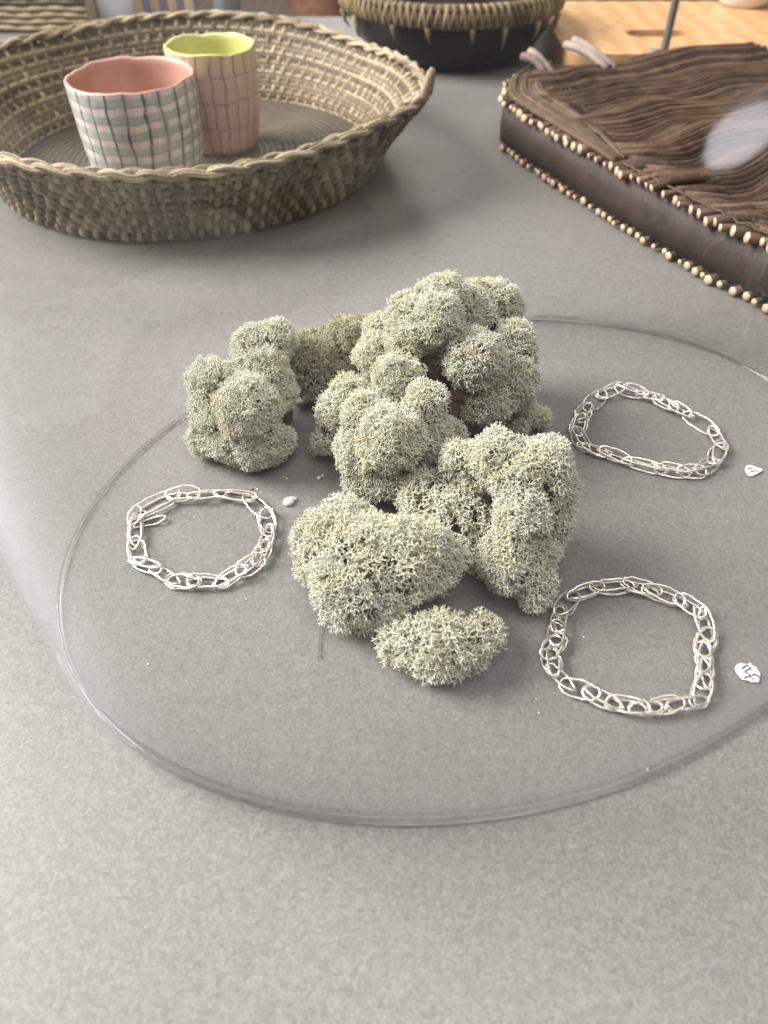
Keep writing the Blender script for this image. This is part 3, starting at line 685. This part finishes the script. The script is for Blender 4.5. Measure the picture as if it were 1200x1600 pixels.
# flat bark bands at the left end
for b in range(9):
    d0 = .008 + b*.0042; P = []
    path = [back[-2], back[-1], front[0], front[1], front[2], front[3]]
    for i in range(len(path) - 1):
        for j in range(8):
            p = path[i] + (path[i+1] - path[i])*(j/8); f = (i*8 + j)/40
            wgt = sin(pi*min(1, max(0, f*.92 + .08)))**.5
            q = p + n_*d0*wgt*1.1 - e_*0 ; P.append((q.x - t0.x, q.y - t0.y, TZ + .0045 + .0012*sin(b*1.9) - .0008*b*.2))
    P = np.array(P)
    for _ in range(6): P[1:-1] = (P[:-2] + 2*P[1:-1] + P[2:])/4
    V, Q = sweep(P, .0027, 5, False, True); link("bark_band", mesh_from("bark_band", V, Q, M_BAND), tray)
for (x0, y0, x1, y1, w, z) in ((822,84,858,112,.011,.058),(890,66,955,104,.012,.058)):
    p, q = at(x0, y0, z), at(x1, y1, TZ + .004)
    for s_ in (-.5, .5):
        d = (q - p).normalized(); sd = Vector((-d.y, d.x, 0)).normalized()*w*s_
        P = np.array([tuple(p + (q - p)*t + sd + Vector((0, 0, .003*sin(t*4 + s_))) - t0) for t in np.linspace(0, 1, 8)])
        V, Q = sweep(P, w*.45, 7, False, True, .8); link("bark_tab", mesh_from("bark_tab", V, Q, M_PALE), tray)

# ------------------------------------------------------------------ behind: board, post, dish and odds and ends
bm = bmesh.new()
def loop2(bm, pts):
    vs = [bm.verts.new(p) for p in pts]; return [bm.edges.new((vs[i], vs[(i+1) % len(vs)])) for i in range(len(vs))]
def rrect(x0, y0, x1, y1, r, k=6):
    out = []
    for cx, cy, a0 in ((x1-r, y1-r, 0), (x0+r, y1-r, 90), (x0+r, y0+r, 180), (x1-r, y0+r, 270)):
        for i in range(k + 1): a = radians(a0 + 90*i/k); out.append((cx + r*cos(a), cy + r*sin(a), 0))
    return out
BX, BY = .225, 1.03
ed = loop2(bm, rrect(0, 0, .62, .30, .02)); hs = at(1032, 52, .03)
ed += loop2(bm, rrect(hs.x - BX - .045, hs.y - BY - .018, hs.x - BX + .045, hs.y - BY + .018, .017))
bmesh.ops.triangle_fill(bm, use_beauty=True, use_dissolve=False, edges=ed)
r = bmesh.ops.extrude_face_region(bm, geom=bm.faces[:])
for v in r['geom']:
    if isinstance(v, bmesh.types.BMVert): v.co.z += .028
tag(link("serving_board", bm_mesh("serving_board", bm, M_BOARD), loc=(BX, BY, .002)), "thick pale wooden board with an oval hand hole behind the twig tray", "board")
pb = at(1036, 86, .03)
po_ = thing("metal_post", (pb.x, pb.y, .030), "thin upright grey metal post standing on the pale board", "post")
V, Q = sweep(np.array([[0, 0, .003], [0, 0, .2], [0, 0, .40]]), .0048, 12, False, True); link("rod", mesh_from("rod", V, Q, M_STEEL), po_)
V, Q, uv = lathe([(.001, 0), (.018, 0), (.018, .003), (.001, .0035)], 32); link("foot_plate", mesh_from("foot_plate", V, Q, M_STEEL), po_)
dp = at(1172, 14, .03)
V, Q, uv = lathe([(.001, 0), (.03, 0), (.034, .003), (.052, .03), (.056, .05), (.053, .05), (.048, .03), (.03, .006), (.001, .005)], 48)
tag(link("white_bowl", mesh_from("white_bowl", V, Q, M_WHITE), loc=(dp.x, dp.y + .03, .030)), "small plain white bowl at the back of the pale board", "bowl")
# chair on the floor far behind
ch = thing("chair", (1.45, 5.2, -.76), "dark wooden chair on the floor far behind the board", "chair")
for (x, y, h) in ((0, 0, .45), (.40, .12, .45), (-.05, .42, .9), (.36, .52, .9)):
    bm = bmesh.new(); box_bm(bm, (x, y, 0), (x + .045, y + .045, h), .004); link("leg", bm_mesh("leg", bm, M_CHAIR), ch)
bm = bmesh.new(); box_bm(bm, (-.04, -.02, .452), (.44, .50, .48), .006); link("seat", bm_mesh("seat", bm, M_CHAIR), ch)
bm = bmesh.new(); box_bm(bm, (-.03, .475, .66), (.40, .50, .88), .006); link("backrest", bm_mesh("backrest", bm, M_CHAIR), ch)
# tan wicker box at the left back
wb = thing("wicker_box", (-.560, 1.30, 0), "low tan wicker box behind the left end of the oval basket", "box")
bm = bmesh.new(); box_bm(bm, (-.12, -.02, 0), (.125, .07, .155), .004); link("box_body", bm_mesh("box_body", bm, M_SLAT), wb)
for q in range(19):
    z = .006 + q*.008; P = np.array([[-.125 + .01*i, -.022 + .0012*sin(i*1.9 + q*pi), z + .0008*sin(i*.7)] for i in range(26)])
    V, Q = sweep(P, .0038, 5, False, True); link("wicker_row", mesh_from("wicker_row", V, Q, M_STRAW), wb)
V, Q, uv = lathe([(.001, 0), (.025, 0), (.028, .01), (.030, .09), (.027, .09), (.024, .01), (.001, .008)], 40)
tag(link("white_beaker", mesh_from("white_beaker", V, Q, M_WHITE), loc=(-.4076, 1.335, 0)), "bluish white beaker standing behind the oval basket", "beaker")
cr = thing("slatted_crate", (-.380, 1.33, 0), "small pale wooden crate with upright slats and lilac lining", "crate")
for i in range(4):
    bm = bmesh.new(); x = i*.026; box_bm(bm, (x, 0, 0), (x + .014, .008, .13), .0015); link("slat", bm_mesh("slat", bm, M_SLAT), cr)
bm = bmesh.new(); box_bm(bm, (.002, .012, .002), (.090, .045, .12), .006); link("lining", bm_mesh("lining", bm, M_LILAC), cr)
V, Q, uv = lathe([(.001, 0), (.018, 0), (.022, .02), (.020, .08), (.012, .11), (.014, .12), (.010, .12), (.001, .1)], 40)
tag(link("grey_vase", mesh_from("grey_vase", V, Q, M_GREY), loc=(-.242, 1.35, 0)), "slim dark grey vase behind the yellow lined cup", "vase")
V, Q, uv = lathe([(.001, 0), (.12, 0), (.16, .10), (.18, .30), (.19, .31), (.165, .31), (.14, .05), (.001, .04)], 48)
tag(link("plant_pot", mesh_from("plant_pot", V, Q, M_TERRA), loc=(-.38, 5.0, -.76)), "brown clay pot on the floor beyond the counter edge", "pot")
